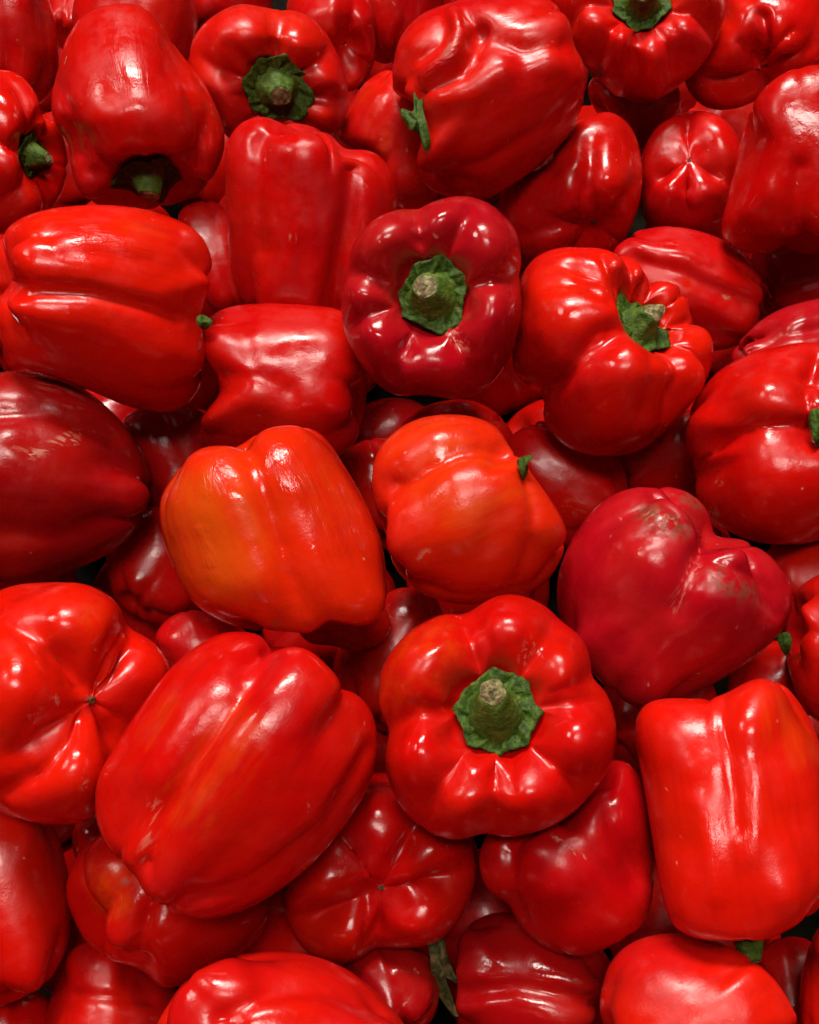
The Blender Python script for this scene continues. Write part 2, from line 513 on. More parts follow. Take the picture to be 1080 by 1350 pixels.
def make_scar(rng, root, place, U):
    zb = U[-1, :, 2].mean(); xb, yb = U[-1, :, 0].mean(), U[-1, :, 1].mean()
    n = 14; th = np.linspace(0, 2 * math.pi, n, endpoint=False)
    V = []
    for r, dz in ((.040, .02), (.032, -.015), (.022, -.022), (.012, -.005), (.0, -.015)):
        rr = r * (1 + .25 * np.sin(th * 3 + 1))
        V.append(np.c_[xb + rr * np.cos(th), yb + rr * np.sin(th), np.full(n, zb + dz)])
    link_mesh('blossom_scar', place(np.vstack(V)), grid_faces(len(V), n), M_SCAR, root)

def fold(pts, d, w=22):
    # a crease between two lobes: a broad valley with a sharp line at its bottom
    return [(pts, w, -d * .62), (pts, 5, -d * .55, 1)]

# ------------------------------------------------------------------ the peppers, uppermost first
# lower front of the heap
pepper('red pepper standing stem up, thick green stem on star calyx, orange flush on one lobe',
       [(500,920),(508,873),(538,835),(580,811),(610,811),(628,802),(650,788),(680,784),(712,796),(735,815),(765,840),(778,875),(778,893),(800,915),(812,955),(808,1000),(785,1040),(755,1072),(715,1094),(670,1103),(635,1098),(600,1107),(555,1090),(522,1052),(508,1005),(513,965)],
       90, 84, [112,58,12,-38,-88,-124,186], 'red', L=1.75, h=.012, dt=.36, am=.14, cs=.88, stem=.68, lean=(-.13,-.02), seed=11, gloss=.45,
       marks=[('o',[(570,850),(530,900)],75,.32),('p',[(700,850),(690,870)],10,.4)],
       strokes=[([(600,1000),(625,1012),(650,1000)],16,1.6),([(600,990),(585,960)],14,-1.6),([(765,935),(725,945)],9,-1.4),([(628,815),(645,850),(650,880)],7,-1.6,1),([(675,1040),(673,985)],6,-1.6,1),([(545,932),(605,935)],9,-1.6),([(775,900),(725,915)],7,-1.6,1)])
pepper('large long red pepper lying slanted with deep groove along it and orange mottled patch',
       [(126,1050),(135,1015),(170,955),(215,893),(260,852),(300,834),(335,836),(362,853),(385,853),(412,860),(440,888),(462,912),(488,935),(497,975),(490,1025),(462,1078),(420,1130),(370,1172),(320,1200),(270,1212),(228,1204),(195,1183),(182,1156),(152,1132),(130,1092)],
       52, 4, [-38,22,82,150,-110], 'red', L=2.35, taper=.80, h=.014, am=.09, seed=21, gloss=.35, cap=1.05, calyx=False,
       strokes=[([(352,862),(300,935),(250,1010),(210,1080),(188,1145)],20,-3.0),([(352,862),(300,935),(250,1010),(210,1080),(188,1145)],6,-2.2,1),([(490,985),(430,1090),(330,1165),(240,1190)],10,-2.6),([(330,850),(250,930),(200,1020)],22,1.4),([(420,900),(330,1000),(270,1100)],40,1.0)],
       marks=[('o',[(310,960),(255,1060)],75,.34),('o',[(225,925),(190,975)],26,.30),('p',[(205,1060),(190,1130)],12,.35)])
pepper('bright red blocky pepper lying blossom end away with green stem stub poking out below',
       [(838,965),(848,932),(880,921),(920,921),(950,917),(975,905),(1000,895),(1030,902),(1055,930),(1075,965),(1092,1030),(1100,1110),(1095,1175),(1070,1205),(1040,1225),(1005,1239),(960,1240),(915,1236),(885,1215),(872,1170),(860,1105),(848,1030)],
       -82, 0, [-70,6,80,150,-130], 'bright', L=2.4, taper=.95, h=.012, am=.08, dt=.22, seed=31, gloss=.6, cap=1.05, cs=.7, stem=.62, lean=(0,0), noise=.022,
       strokes=fold([(950,918),(953,960),(962,1000),(972,1090)],2.2,14)+[([(900,955)],30,1.6),([(990,955)],30,1.8),([(925,1060),(945,1180)],14,1.3),([(1000,1020),(988,1130)],16,1.2),([(1035,1180)],24,1.8),([(1050,1080)],24,-1.0),([(890,1110)],24,-1.0)],
       marks=[('w',[(935,1080),(950,1170)],20,.25),('o',[(1010,930),(1050,990)],50,.34),('w',[(1000,1010),(985,1120)],26,.2)])
pepper('orange-red pepper with wrinkled shoulders and a pale crease down its middle',
       [(211,683),(214,652),(234,622),(252,600),(272,590),(298,588),(322,586),(340,571),(368,562),(400,563),(425,575),(448,605),(475,650),(498,700),(508,745),(509,790),(498,815),(465,828),(420,834),(370,832),(320,828),(275,810),(245,782),(228,745),(217,712)],
       -68, 1, [-75,-4,70,150,-130], 'orange', L=1.85, taper=1.0, h=.018, am=.045, db=.10, seed=42, cap=1.04, calyx=False, noise=.02, gloss=.2,
       strokes=[([(325,588),(345,640),(362,690),(378,745),(390,785)],5,-1.9,1),([(328,600),(345,640),(362,690),(378,745),(392,800)],24,-2.4),([(300,665),(322,765)],34,1.7),([(412,650),(432,750)],34,1.7),([(455,800)],26,1.2)],
       marks=[('o',[(235,690),(260,740)],110,.50),('o',[(300,640),(320,740)],90,.34),('o',[(430,650)],90,.28),('w',[(420,640),(455,700)],42,.6),('w',[(290,610),(280,640)],28,.6),('w',[(265,700),(275,740)],12,.6),('w',[(370,600),(390,640)],40,.35),('b',[(365,826)],12,.8)])
pepper('orange pepper lying on its side, small torn green leaf at its stem end',
       [(491,635),(496,602),(514,575),(545,555),(585,547),(625,550),(655,564),(672,590),(690,608),(712,640),(732,668),(745,698),(742,730),(722,765),(690,783),(650,793),(610,797),(570,788),(535,765),(515,735),(507,700),(495,665)],
       22, -6, [-100,-34,60,110,180], 'orange', L=1.8, taper=.92, h=.016, am=.12, seed=55, cap=1.05, calyx=False, noise=.02, sepal=[(682,606),(700,600),(702,604),(694,610),(697,618),(690,632),(686,622)],
       strokes=fold([(520,640),(560,620),(600,598),(638,588),(668,600)],4.0,20)+fold([(696,630),(706,668),(702,720),(684,768)],2.6,15)+[([(600,640),(605,700)],34,2.4),([(580,570)],30,2.0),([(655,680),(640,720)],20,-1.2)],
       marks=[('o',[(560,580),(600,640),(650,640)],95,.34),('o',[(610,690)],70,.2),('o',[(720,710)],26,.35),('p',[(555,735),(563,730)],8,.7),('p',[(560,750)],5,.6)])
pepper('crimson pepper with brown scuffed patches and several lobes folded at one end',
       [(735,795),(738,750),(757,707),(785,670),(818,648),(850,643),(885,643),(915,655),(935,680),(942,706),(975,712),(1008,728),(1035,758),(1045,790),(1036,822),(1005,858),(960,890),(915,915),(870,930),(835,930),(800,905),(765,868),(745,832)],
       60, 8, [-52,6,55,120,-120], 'crimson', L=1.75, taper=.9, h=.012, am=.15, dt=.15, seed=64, cap=1.07, calyx=False, noise=.02,
       strokes=fold([(935,690),(922,728),(910,760),(890,805)],2.6,16)+fold([(862,648),(895,672),(908,692)],3.0,12)+fold([(950,742),(965,746),(985,755),(1018,780),(1025,810)],2.4,11)+[([(855,740)],34,2.2),([(840,690)],30,1.8),([(840,712),(880,705)],9,-1.6),([(945,785)],30,2.6),([(985,740)],20,1.4),([(905,668)],18,1.2)],
       marks=[('b',[(850,676),(900,695)],24,1.0),('b',[(945,762),(985,782)],24,.85),('b',[(905,655),(920,665)],14,.8),('p',[(918,745),(890,800)],9,.6),('p',[(855,678),(890,688)],10,.6)])
pepper('red lobed pepper seen from its blossom end, dark pinhole scar where lobes meet',
       [(-40,830),(-20,790),(20,772),(65,768),(110,770),(143,785),(160,805),(168,826),(195,842),(215,862),(224,885),(215,915),(185,960),(165,1005),(145,1045),(118,1078),(85,1087),(45,1084),(0,1070),(-40,1040),(-60,930)],
       170, -62, [130,50,-60,210], 'bright', L=1.7, taper=1.0, h=.004, am=.09, db=.12, seed=71, calyx=False, cap=1.07, noise=.02, scar=True,
       strokes=fold([(10,822),(45,840),(80,872),(105,905)],2.8,16)+fold([(168,826),(150,865),(130,905)],3.6,18)+fold([(108,945),(95,970),(60,1015),(0,1048)],3.8,18)+[([(120,925),(160,945),(180,955)],6,-1.2,1),([(85,825)],34,3.0),([(180,880)],24,2.0),([(105,1000),(95,1030)],26,1.8),([(20,900)],40,3.0),([(20,960)],30,1.2)],
       marks=[('o',[(125,810)],40,.3),('o',[(15,870)],30,.25),('p',[(72,922),(75,930)],9,.9),('p',[(50,945)],20,.45),('p',[(112,1035)],10,.6),('b',[(116,922)],7,.9)])
# middle of the heap
pepper('crimson pepper facing stem up, crinkled green calyx with short pale stem stub',
       [(450,408),(452,385),(461,350),(465,325),(482,300),(505,283),(530,276),(552,276),(575,266),(605,260),(635,264),(660,280),(680,305),(686,335),(684,365),(688,400),(684,435),(672,470),(655,497),(632,517),(605,526),(575,523),(550,521),(520,520),(492,500),(470,470),(455,440)],
       96, 84, [100,64,14,-58,-112,163,200], 'crimson', L=1.8, h=.014, dt=.38, am=.125, cs=1.0, stem=.42, lean=(-.08,-.06), seed=80, cap=1.06,
       strokes=[([(553,277),(553,320)],7,-2.0,1),([(465,365),(505,378)],10,-1.8),([(535,462),(545,432)],7,-1.8,1),([(685,368),(655,372),(615,385)],9,-1.6),([(622,465),(600,432)],7,-1.2,1)],
       marks=[('p',[(592,435),(612,455)],14,.5),('o',[(640,390)],35,.10)])
pepper('red pepper with ring of bulging lobes round a green stem, tilted sideways on the heap',
       [(676,480),(676,440),(684,395),(690,362),(708,338),(740,327),(768,327),(790,327),(815,336),(838,342),(852,366),(880,372),(903,388),(911,420),(932,436),(941,465),(930,505),(905,540),(870,575),(835,597),(800,602),(765,597),(735,580),(718,552),(716,522),(692,505)],
       40, 36, [-120,-70,-5,60,105,150,180,210], 'bright', L=1.7, taper=.90, h=.014, am=.19, dt=.40, cs=.92, stem=.5, lean=(0,0), seed=91, cap=1.06,
       strokes=fold([(725,374),(760,372),(785,382),(808,395)],2.5,12)+fold([(812,432),(785,440),(760,478),(725,522)],2.5,14)+fold([(855,448),(866,495),(850,545)],2.5,14)+fold([(860,440),(890,432),(905,425)],2.0,8)+[([(790,330),(800,350),(812,380)],6,-3.0,1),([(852,370),(842,385)],8,-3.0),([(745,425)],34,3.0),([(815,490)],32,3.0),([(905,465)],20,2),([(885,400)],16,2),([(748,348)],22,3.0),([(812,350)],9,2.5),([(838,362)],9,2.5)],
       marks=[('o',[(740,350),(745,420)],55,.16),('p',[(776,478)],7,.5)])
pepper('glossy red pepper lying horizontal, groove down its middle and tiny green stem tip',
       [(-12,395),(-8,345),(2,312),(25,290),(60,277),(110,271),(165,272),(215,283),(255,302),(275,328),(278,360),(270,395),(264,420),(270,450),(268,485),(258,520),(235,540),(205,543),(165,534),(120,515),(75,498),(35,485),(8,465),(-5,430)],
       -8, -16, [-45,2,52,140,-130], 'bright', L=2.35, taper=.90, h=.012, am=.09, seed=101, gloss=.4, cap=1.06, db=.08, calyx=False, sepal=[(259,419),(268,415),(280,424),(272,434),(262,430)],
       strokes=[([(0,388),(60,382),(120,386),(180,400),(235,418)],10,-3.4),([(60,384),(120,387),(200,405)],4,-1.2,1),([(50,315),(150,312),(230,330)],16,1.2),([(40,350),(140,350)],12,.8),([(20,415),(120,428),(210,470)],22,1.4),([(90,332),(200,345)],7,-.7)],
       marks=[('o',[(60,300),(200,310)],45,.18),('w',[(110,310),(190,330)],30,.3),('p',[(20,300)],6,.5)])
pepper('bulky red pepper with two fat lobes beside lobed stem pepper and scuffed crimson one',
       [(905,590),(905,560),(918,525),(945,492),(985,468),(1030,456),(1075,452),(1120,470),(1150,540),(1150,630),(1120,690),(1080,712),(1040,718),(1000,715),(965,703),(935,682),(918,655),(918,625)],
       8, 26, [-55,-3,80,150,-130], 'red', L=1.8, taper=.92, h=.010, am=.20, dt=.36, calyx=False, sepal=[(1066,548),(1076,538),(1096,545),(1094,580),(1080,590),(1070,574)], seed=112, cap=1.06,
       strokes=fold([(915,615),(950,582),(1000,560),(1050,560),(1075,572)],5.0,18)+fold([(1080,465),(1064,515),(1072,560)],4,15)+[([(1010,515)],34,4.0),([(1010,640)],46,4.0)],
       marks=[('p',[(948,635)],8,.6),('p',[(945,675)],8,.6)])
pepper('misshapen red pepper with a curled scarred knob, green stem at its side',
       [(518,118),(519,85),(528,50),(552,22),(590,5),(640,-8),(700,-8),(735,8),(752,35),(756,58),(770,85),(772,115),(762,155),(738,192),(705,222),(665,250),(628,264),(595,262),(562,245),(550,222),(556,190),(556,165),(545,135),(530,128)],
       203, 4, [-48,38,105,170,-120], 'red', L=2.0, taper=.92, h=.012, am=.085, dt=.1, seed=122, cap=1.05, calyx=False, noise=.02,
       sepal=[(546,122),(557,122),(558,145),(565,170),(568,190),(560,200),(553,178),(540,170),(530,155),(530,143),(545,146)],
       strokes=fold([(634,42),(625,70),(608,98),(580,112),(556,122)],5.5,14)+[([(634,36),(622,24),(608,14)],8,-3.5),([(634,38),(618,52)],10,-1.5),([(600,20),(606,45),(596,72),(575,88),(558,98)],11,5.5),([(585,25),(585,60),(560,75)],8,-1.6),([(550,60)],20,2.0),([(640,48),(690,66),(740,62)],15,-3.6),([(650,25),(700,30)],24,1.6),([(660,95),(620,120),(580,128)],20,3.4),([(725,78)],22,3.2),([(556,228),(640,215),(720,165),(765,120)],9,-2.2)],
       marks=[('w',[(600,20),(605,50),(590,75),(562,95)],14,1.0),('b',[(600,55),(588,72)],9,.6),('w',[(640,30),(700,75)],45,.12),('o',[(570,50)],40,.22),('p',[(590,70),(600,50)],8,.4)])
pepper('red pepper leaning stem downward with broad dull highlight, calyx in its shadowed hollow',
       [(68,130),(76,95),(88,52),(115,16),(155,5),(185,8),(208,28),(228,58),(250,85),(272,115),(290,155),(296,190),(285,225),(262,255),(225,270),(180,276),(135,272),(108,255),(96,228),(90,190),(72,160)],
       -80, 39, [-55,62,125,190,-115], 'red', L=1.9, taper=.90, h=.012, am=.15, dt=.17, cs=1.0, stem=.6, lean=(.05,0), seed=131, cap=1.06, noise=.02,
       strokes=fold([(222,58),(250,120),(268,180),(262,220)],3.0,12)+fold([(74,110),(92,150),(100,200)],3.0,10)+[([(165,60),(180,95)],26,1.6),([(150,150),(130,165)],22,1.8),([(185,140),(215,150)],20,1.6),([(150,120)],20,-1.0),([(107,200),(112,225),(150,232)],9,-2.2),([(195,195)],26,-1.5)],
       marks=[('w',[(165,40),(180,100)],45,.3),('p',[(207,50)],6,.7),('w',[(230,120)],30,.25)])
pepper('dull red blocky pepper on its side tucked under the stem-up crimson one',
       [(262,450),(275,420),(305,405),(350,400),(400,402),(445,408),(475,425),(486,460),(484,510),(478,550),(462,590),(420,610),(350,610),(290,600),(264,575),(268,550),(286,525),(288,500),(272,475)],
       176, -10, [-45,8,60,150,-120], 'deep', L=2.1, taper=.95, h=-0.014, am=.07, seed=141, gloss=.55, noise=.045, calyx=False,
       strokes=[([(290,500),(340,500),(380,515)],16,-1.8),([(320,440),(330,470)],12,-1.2),([(340,520)],25,1.4),([(345,440),(430,445)],25,1.0)])
pepper('tall smooth red pepper standing on its stem end with a shadowed side lobe',
       [(297,240),(298,200),(312,168),(342,154),(368,162),(398,164),(432,176),(455,196),(490,200),(514,222),(524,260),(520,320),(500,390),(450,420),(390,415),(330,405),(308,370),(300,310)],
       -95, -8, [-58,-20,48,120,200], 'deep', L=2.35, taper=.92, h=.0, am=.09, seed=152, db=.08, calyx=False,
       strokes=[([(468,215),(462,280),(448,350),(440,410)],13,-5.5),([(345,185),(338,250),(345,330)],12,-2.2),([(385,180),(360,168)],8,-1.6),([(400,215),(395,300)],30,1.4)],
       marks=[('p',[(385,312)],7,.7),('p',[(476,235)],6,.5)])
pepper('red pepper facing out between two others, dark green calyx and brown stem cut',
       [(250,82),(256,50),(278,24),(312,7),(345,9),(365,13),(395,16),(422,34),(442,65),(456,105),(459,140),(448,165),(425,182),(380,195),(330,195),(298,178),(276,140),(255,112)],
       -60, 76, [84,32,-8,-42,-82,-128,160], 'bright', L=1.75, h=-0.007, dt=.24, am=.11, cs=1.12, stem=.4, lean=(-.05,0), seed=161,
       strokes=[([(355,15),(360,60)],8,-2.2,1),([(300,60),(330,85)],9,-1.8),([(345,140),(358,165)],6,-2.2,1),([(405,130),(440,120)],9,-1.8),([(310,125),(345,130)],8,-2.2,1)],
       marks=[('o',[(300,50),(280,80)],40,.15)])
pepper('red pepper with dark green calyx facing sideways in shadow beside the downward leaning one',
       [(-60,130),(-30,100),(5,92),(32,104),(50,130),(55,152),(72,160),(86,190),(88,225),(78,262),(52,292),(15,308),(-30,300),(-65,240)],
       5, 42, [-70,-12,40,100,170,-120], 'red', L=1.8, h=.0, am=.17, dt=.36, cs=.95, stem=.8, seed=172,
       strokes=[([(55,152),(40,180),(20,190)],9,-3.5)], marks=[('o',[(60,180)],25,.15)])
pepper('red pepper with smooth squared shoulders resting above a dark hollow',
       [(953,312),(954,285),(965,240),(975,195),(985,160),(1003,122),(1035,97),(1075,86),(1120,92),(1150,140),(1155,220),(1140,290),(1100,330),(1060,335),(1035,326),(1010,334),(975,330)],
       96, -16, [-52,4,55,150,-130], 'deep', L=2.1, taper=.93, h=.012, am=.07, seed=181, calyx=False, cap=1.06,
       strokes=[([(1050,330),(1045,290),(1055,220)],12,-2.6),([(1025,110),(1020,150)],20,1.2),([(1015,250)],22,1.2)],
       marks=[('p',[(1020,240)],14,.12)])
pepper('red pepper with glossy round lobes and thick green stem above a shadowed hollow',
       [(728,-10),(742,40),(765,80),(795,112),(830,134),(865,132),(900,110),(930,80),(948,45),(955,0),(930,-50),(860,-75),(780,-60)],
       70, 58, [190,228,262,298,340,60,120], 'red', L=1.75, h=.012, dt=.36, am=.14, cs=.95, stem=.8, seed=190, cap=1.06,
       strokes=[([(845,30),(840,80),(835,120)],12,-2.6),([(885,30),(905,70)],8,-2.2,1)])
pepper('red pepper with a deep V shaped fold at its end, beside the thick-stemmed glossy one',
       [(903,105),(918,70),(945,30),(965,-20),(1030,-40),(1095,-20),(1110,40),(1090,85),(1045,102),(1005,128),(965,144),(925,138)],
       80, -50, [100,-70,30,170], 'red', L=1.7, taper=.95, h=.0, am=.09, db=.12, seed=201, calyx=False,
       strokes=[([(1005,20),(1007,55),(1005,80)],10,-6.0),([(1005,80),(1045,40)],6,-3.0,1),([(1005,80),(975,55)],6,-2.4,1),([(1040,70)],22,1.6),([(960,40)],24,1.2)])
# second layer, shaded by the first
pepper('shaded red pepper with two lobes and pinprick tip beneath the misshapen one',
       [(655,275),(670,240),(715,215),(755,165),(800,148),(830,165),(845,205),(846,250),(836,290),(815,325),(775,342),(725,345),(685,332),(662,305)],
       120, -44, [-40,10,70,160,-110], 'deep', L=1.75, taper=.95, h=-0.017, am=.12, seed=211, calyx=False, scar=True,
       strokes=[([(780,180),(778,230),(765,290)],12,-3.6),([(690,310),(757,292)],10,-2.4),([(750,225)],22,1.6),([(803,235)],20,1.6)],
       marks=[('p',[(757,292)],6,.5)])
pepper('red pepper with long dull streaked highlights lying behind the lobed stem pepper',
       [(800,345),(815,325),(842,305),(885,299),(930,307),(970,326),(997,352),(1006,382),(1000,420),(984,448),(945,462),(890,455),(840,420),(805,380)],
       162, 2, [-42,4,50,140,-120], 'deep', L=2.1, taper=.9, h=-0.014, am=.11, seed=221, calyx=False,
       strokes=[([(830,340),(900,360),(980,400)],12,-2.0),([(850,325),(910,335)],12,1.0),([(900,400)],30,1.0)],
       marks=[('p',[(957,390)],8,.7),('b',[(957,392)],8,.6),('o',[(905,378)],22,.25)])
pepper('red pepper showing its starry blossom end with a pale pinhole, beside the dark hollow',
       [(843,240),(848,200),(868,166),(905,148),(942,150),(968,172),(982,205),(985,250),(970,295),(930,318),(885,315),(850,290)],
       -85, -70, [95,210,330,270], 'deep', L=1.7, taper=.95, h=-0.020, am=.09, db=.10, seed=231, calyx=False, scar=True,
       strokes=[([(915,262),(910,215),(900,170)],11,.9),([(915,262),(870,250)],11,.9),([(915,262),(955,245)],11,.9),([(875,200)],30,-1.0)],
       marks=[('p',[(950,235)],10,.6)])
pepper('dark crimson pepper with pale scratched scar lying under the glossy horizontal one',
       [(-60,560),(-40,505),(10,490),(60,492),(105,510),(145,540),(178,580),(197,625),(194,668),(175,705),(140,732),(95,752),(45,772),(-10,780),(-60,740)],
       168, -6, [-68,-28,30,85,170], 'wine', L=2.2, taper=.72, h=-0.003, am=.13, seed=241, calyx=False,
       strokes=[([(0,545),(60,540),(150,575)],14,-3.4),([(0,700),(80,705),(150,680)],14,-1.6),([(10,575),(40,640)],20,1.0)],
       marks=[('p',[(45,598),(72,585),(98,572)],10,.65),('p',[(20,592),(40,598)],6,.7),('p',[(85,585),(100,582)],6,.7),('p',[(60,510),(100,530)],18,.2)])
pepper('crimson pepper with sharp bright gloss lines wedged behind the bulky two-lobed one',
       [(965,470),(985,440),(1010,418),(1045,402),(1090,395),(1130,420),(1130,490),(1080,520),(1010,510),(975,495)],
       200, 10, [-40,6,50,150,-120], 'crimson', L=1.8, h=0.0, am=.08, cap=1.08, seed=251, calyx=False,
       strokes=[([(985,462),(1030,440),(1090,430)],10,-3.0)])
pepper('red pepper showing its blossom end star under the slanted long one and stem-up one',
       [(377,1200),(382,1160),(400,1115),(440,1060),(490,1020),(555,1030),(605,1070),(628,1115),(626,1165),(606,1212),(570,1245),(520,1250),(495,1250),(460,1268),(425,1265),(395,1245)],
       85, -72, [-95,130,10,60,200], 'deep', L=1.75, taper=1.0, h=-0.020, am=.06, db=.15, seed=261, calyx=False, scar=True,
       strokes=[([(483,1146),(485,1200),(488,1255)],12,-2.2),([(483,1146),(440,1110)],10,1.6),([(483,1146),(520,1100)],14,1.3),([(483,1146),(430,1175)],16,1.3),([(483,1146),(540,1160)],16,1.3)],
       marks=[('p',[(450,1130),(445,1150)],12,.5)])
pepper('shaded red pepper with crossed crease, squeezed between stem-up pepper and blocky bright one',
       [(632,1140),(640,1105),(680,1070),(740,1045),(790,1010),(825,1005),(850,1040),(862,1100),(862,1165),(850,1215),(815,1242),(770,1260),(725,1252),(690,1225),(668,1190),(645,1175)],
       -60, -32, [-60,-12,45,110,180], 'deep', L=1.85, taper=.95, h=-0.020, am=.07, seed=271, calyx=False,
       strokes=[([(725,1100),(770,1130),(830,1180)],14,-1.0),([(800,1020),(805,1090),(840,1160)],14,-2.6),([(672,1120),(672,1180),(690,1220)],11,-3.2),([(735,1165)],36,3.0),([(785,1095)],20,1.4)],
       marks=[('p',[(730,1102),(768,1130)],4,.9)])
pepper('red pepper with two plump lobes and an orange blemished tip under the slanted one',
       [(88,1185),(92,1150),(108,1122),(150,1090),(220,1080),(300,1095),(350,1140),(356,1190),(345,1230),(318,1256),(275,1280),(235,1300),(212,1300),(190,1282),(145,1264),(112,1240)],
       20, -18, [-90,-14,60,150], 'red', L=1.8, taper=1.0, h=-0.020, am=.05, seed=281, calyx=False,
       strokes=fold([(190,1285),(184,1245),(198,1200)],3.2,15)+[([(250,1240)],35,1.2)],
       marks=[('o',[(140,1155),(150,1190)],45,.42),('b',[(152,1165),(165,1163)],9,.6),('b',[(150,1185)],6,.5)])
pepper('smooth plain red pepper lying below the lobed one with a pinhole scar',
       [(-60,1110),(-20,1075),(30,1070),(70,1090),(86,1135),(95,1185),(90,1240),(70,1285),(30,1315),(-25,1325),(-65,1260)],
       100, -8, [-70,-20,60,150], 'red', L=2.1, taper=.9, h=-0.010, am=.12, seed=291, calyx=False)
pepper('large red pepper with broad smooth back and one fold below the plump-lobed one',
       [(205,1380),(222,1325),(255,1285),(305,1262),(365,1254),(425,1264),(475,1290),(520,1335),(545,1385),(520,1450),(400,1490),(260,1460)],
       150, 0, [-60,-8,60,150], 'bright', L=2.2, taper=.9, h=.014, cap=1.05, am=.09, seed=301, calyx=False,
       strokes=[([(290,1345),(350,1310),(420,1300),(500,1330)],14,-2.4)], marks=[('o',[(400,1330)],40,.15)])
pepper('dull red pepper with straight double gloss bars under the two-lobed blemished one',
       [(58,1370),(66,1320),(80,1275),(105,1245),(150,1240),(195,1270),(230,1300),(250,1350),(235,1410),(150,1440),(75,1420)],
       95, -20, [-50,10,70,160], 'deep', L=1.9, taper=.95, h=-0.010, am=.09, seed=311, calyx=False,
       strokes=[([(100,1312),(200,1318)],8,-1.2)])
pepper('dark red pepper with rectangular window-like gloss in the lower gap',
       [(603,1300),(602,1260),(612,1228),(645,1205),(700,1205),(760,1225),(800,1260),(815,1310),(805,1370),(740,1410),(650,1410),(605,1360)],
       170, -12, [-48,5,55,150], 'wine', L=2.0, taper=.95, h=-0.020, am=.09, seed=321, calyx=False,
       strokes=[([(610,1310),(680,1300),(780,1320)],12,-2.2)])
pepper('bright red rounded pepper below the stem stub of the blocky one',
       [(793,1340),(796,1295),(810,1262),(840,1240),(880,1231),(925,1236),(970,1252),(1010,1280),(1040,1320),(1055,1375),(1030,1440),(930,1470),(830,1430)],
       35, -6, [-66,-14,52,150], 'bright', L=1.9, taper=.9, h=.012, cap=1.06, am=.09, seed=331, calyx=False,
       strokes=[([(870,1235)],10,-.8)], marks=[('o',[(860,1250),(930,1330)],50,.12),('b',[(853,1235)],8,.5)])
pepper('narrow red pepper edge standing beside the rounded one below the stem stub',
       [(1055,1310),(1062,1265),(1078,1225),(1105,1200),(1150,1210),(1170,1290),(1160,1380),(1110,1410),(1065,1380)],
       95, -10, [-60,0,60,150], 'red', L=2.0, h=-0.007, am=.12, seed=341, calyx=False)
pepper('smooth red pepper beside the scuffed crimson one, green calyx tip showing in the gap',
       [(1036,850),(1042,800),(1062,768),(1100,755),(1150,775),(1165,850),(1150,930),(1105,955),(1070,945),(1046,905)],
       160, 12, [-50,8,60,150], 'red', L=1.8, h=-0.007, am=.045, seed=351, calyx=False, sepal=[(1024,838),(1040,834),(1044,850),(1036,864),(1028,852)])
# upper background
pepper('orange tinged red pepper slanting behind the stem of the misshapen one',
       [(447,180),(462,138),(485,106),(515,92),(545,100),(575,130),(585,200),(575,265),(540,282),(510,260),(490,215)],
       60, -14, [-60,0,60,150], 'bright', L=2.1, h=-0.020, am=.12, seed=361, calyx=False, marks=[('o',[(490,130),(505,190)],35,.25)])
pepper('red pepper showing dimpled blossom end with pinkish sheen behind the outfacing one',
       [(378,10),(400,-25),(450,-35),(485,-10),(494,35),(492,85),(465,120),(430,110),(395,60)],
       120, -62, [80,200,320], 'deep', L=1.7, taper=.95, h=-0.020, am=.16, db=.28, seed=371, calyx=False, scar=True,
       strokes=[([(436,40),(440,0)],9,1.8),([(436,40),(465,75)],9,1.8)])
pepper('dark red smooth pepper behind the curled knob of the misshapen one',
       [(452,-5),(462,40),(482,70),(508,84),(545,75),(580,30),(580,-40),(520,-65),(465,-45)],
       80, -20, [-40,20,80,170], 'deep', L=1.9, h=-0.014, am=.13, seed=381, calyx=False)
pepper('deep red smooth pepper standing behind the downward leaning one and shadowed calyx one',
       [(-60,20),(-50,-40),(0,-60),(45,-40),(68,10),(78,55),(76,95),(60,130),(20,145),(-30,120)],
       95, -14, [-60,0,60,150], 'deep', L=2.0, h=-0.003, am=.12, seed=391, calyx=False)
pepper('dark red pepper in shadow behind the downward leaning one, far edge of heap',
       [(95,20),(120,-40),(180,-60),(235,-40),(258,5),(258,50),(235,95),(180,110),(120,80)],
       80, -30, [-60,0,60,150], 'red', L=1.9, h=-0.020, am=.14, seed=401, calyx=False)
pepper('red pepper sliver with glossy dents between the corner one and the downward leaning one',
       [(62,10),(75,-10),(105,-20),(130,5),(125,45),(95,70),(70,50)],
       60, -40, [-40,30,110,200], 'deep', L=1.7, h=-0.034, am=.17, seed=411, calyx=False)
pepper('shadowed dark red pepper in the hollow beneath the thick-stemmed glossy one',
       [(775,120),(800,90),(850,85),(890,105),(898,150),(880,185),(845,195),(805,175)],
       30, -20, [-60,0,60,150], 'deep', L=1.8, h=-0.051, am=.14, seed=421, calyx=False)
pepper('dark red pepper deep behind the orange one with leaf, lying toward the lobed one',
       [(665,600),(680,570),(720,555),(775,565),(815,600),(828,645),(815,690),(770,720),(715,715),(680,670)],
       150, -10, [-50,5,60,150], 'deep', L=1.9, h=-0.051, am=.12, seed=431, calyx=False, marks=[('p',[(760,665)],25,.15)])
pepper('dark red pepper with one sharp gloss bar in the gap below the lobed stem pepper',
       [(800,610),(815,570),(860,535),(910,540),(935,580),(930,640),(890,665),(835,655)],
       30, -10, [-50,5,60,150], 'deep', L=1.9, h=-0.051, am=.12, seed=441, calyx=False)
pepper('shaded red pepper peeping over the top of the orange one',
       [(528,575),(545,545),(580,530),(620,528),(655,545),(680,580),(690,630),(650,670),(570,660)],
       10, -2, [-50,10,70,160], 'red', L=1.8, h=-0.020, am=.13, seed=451, calyx=False)
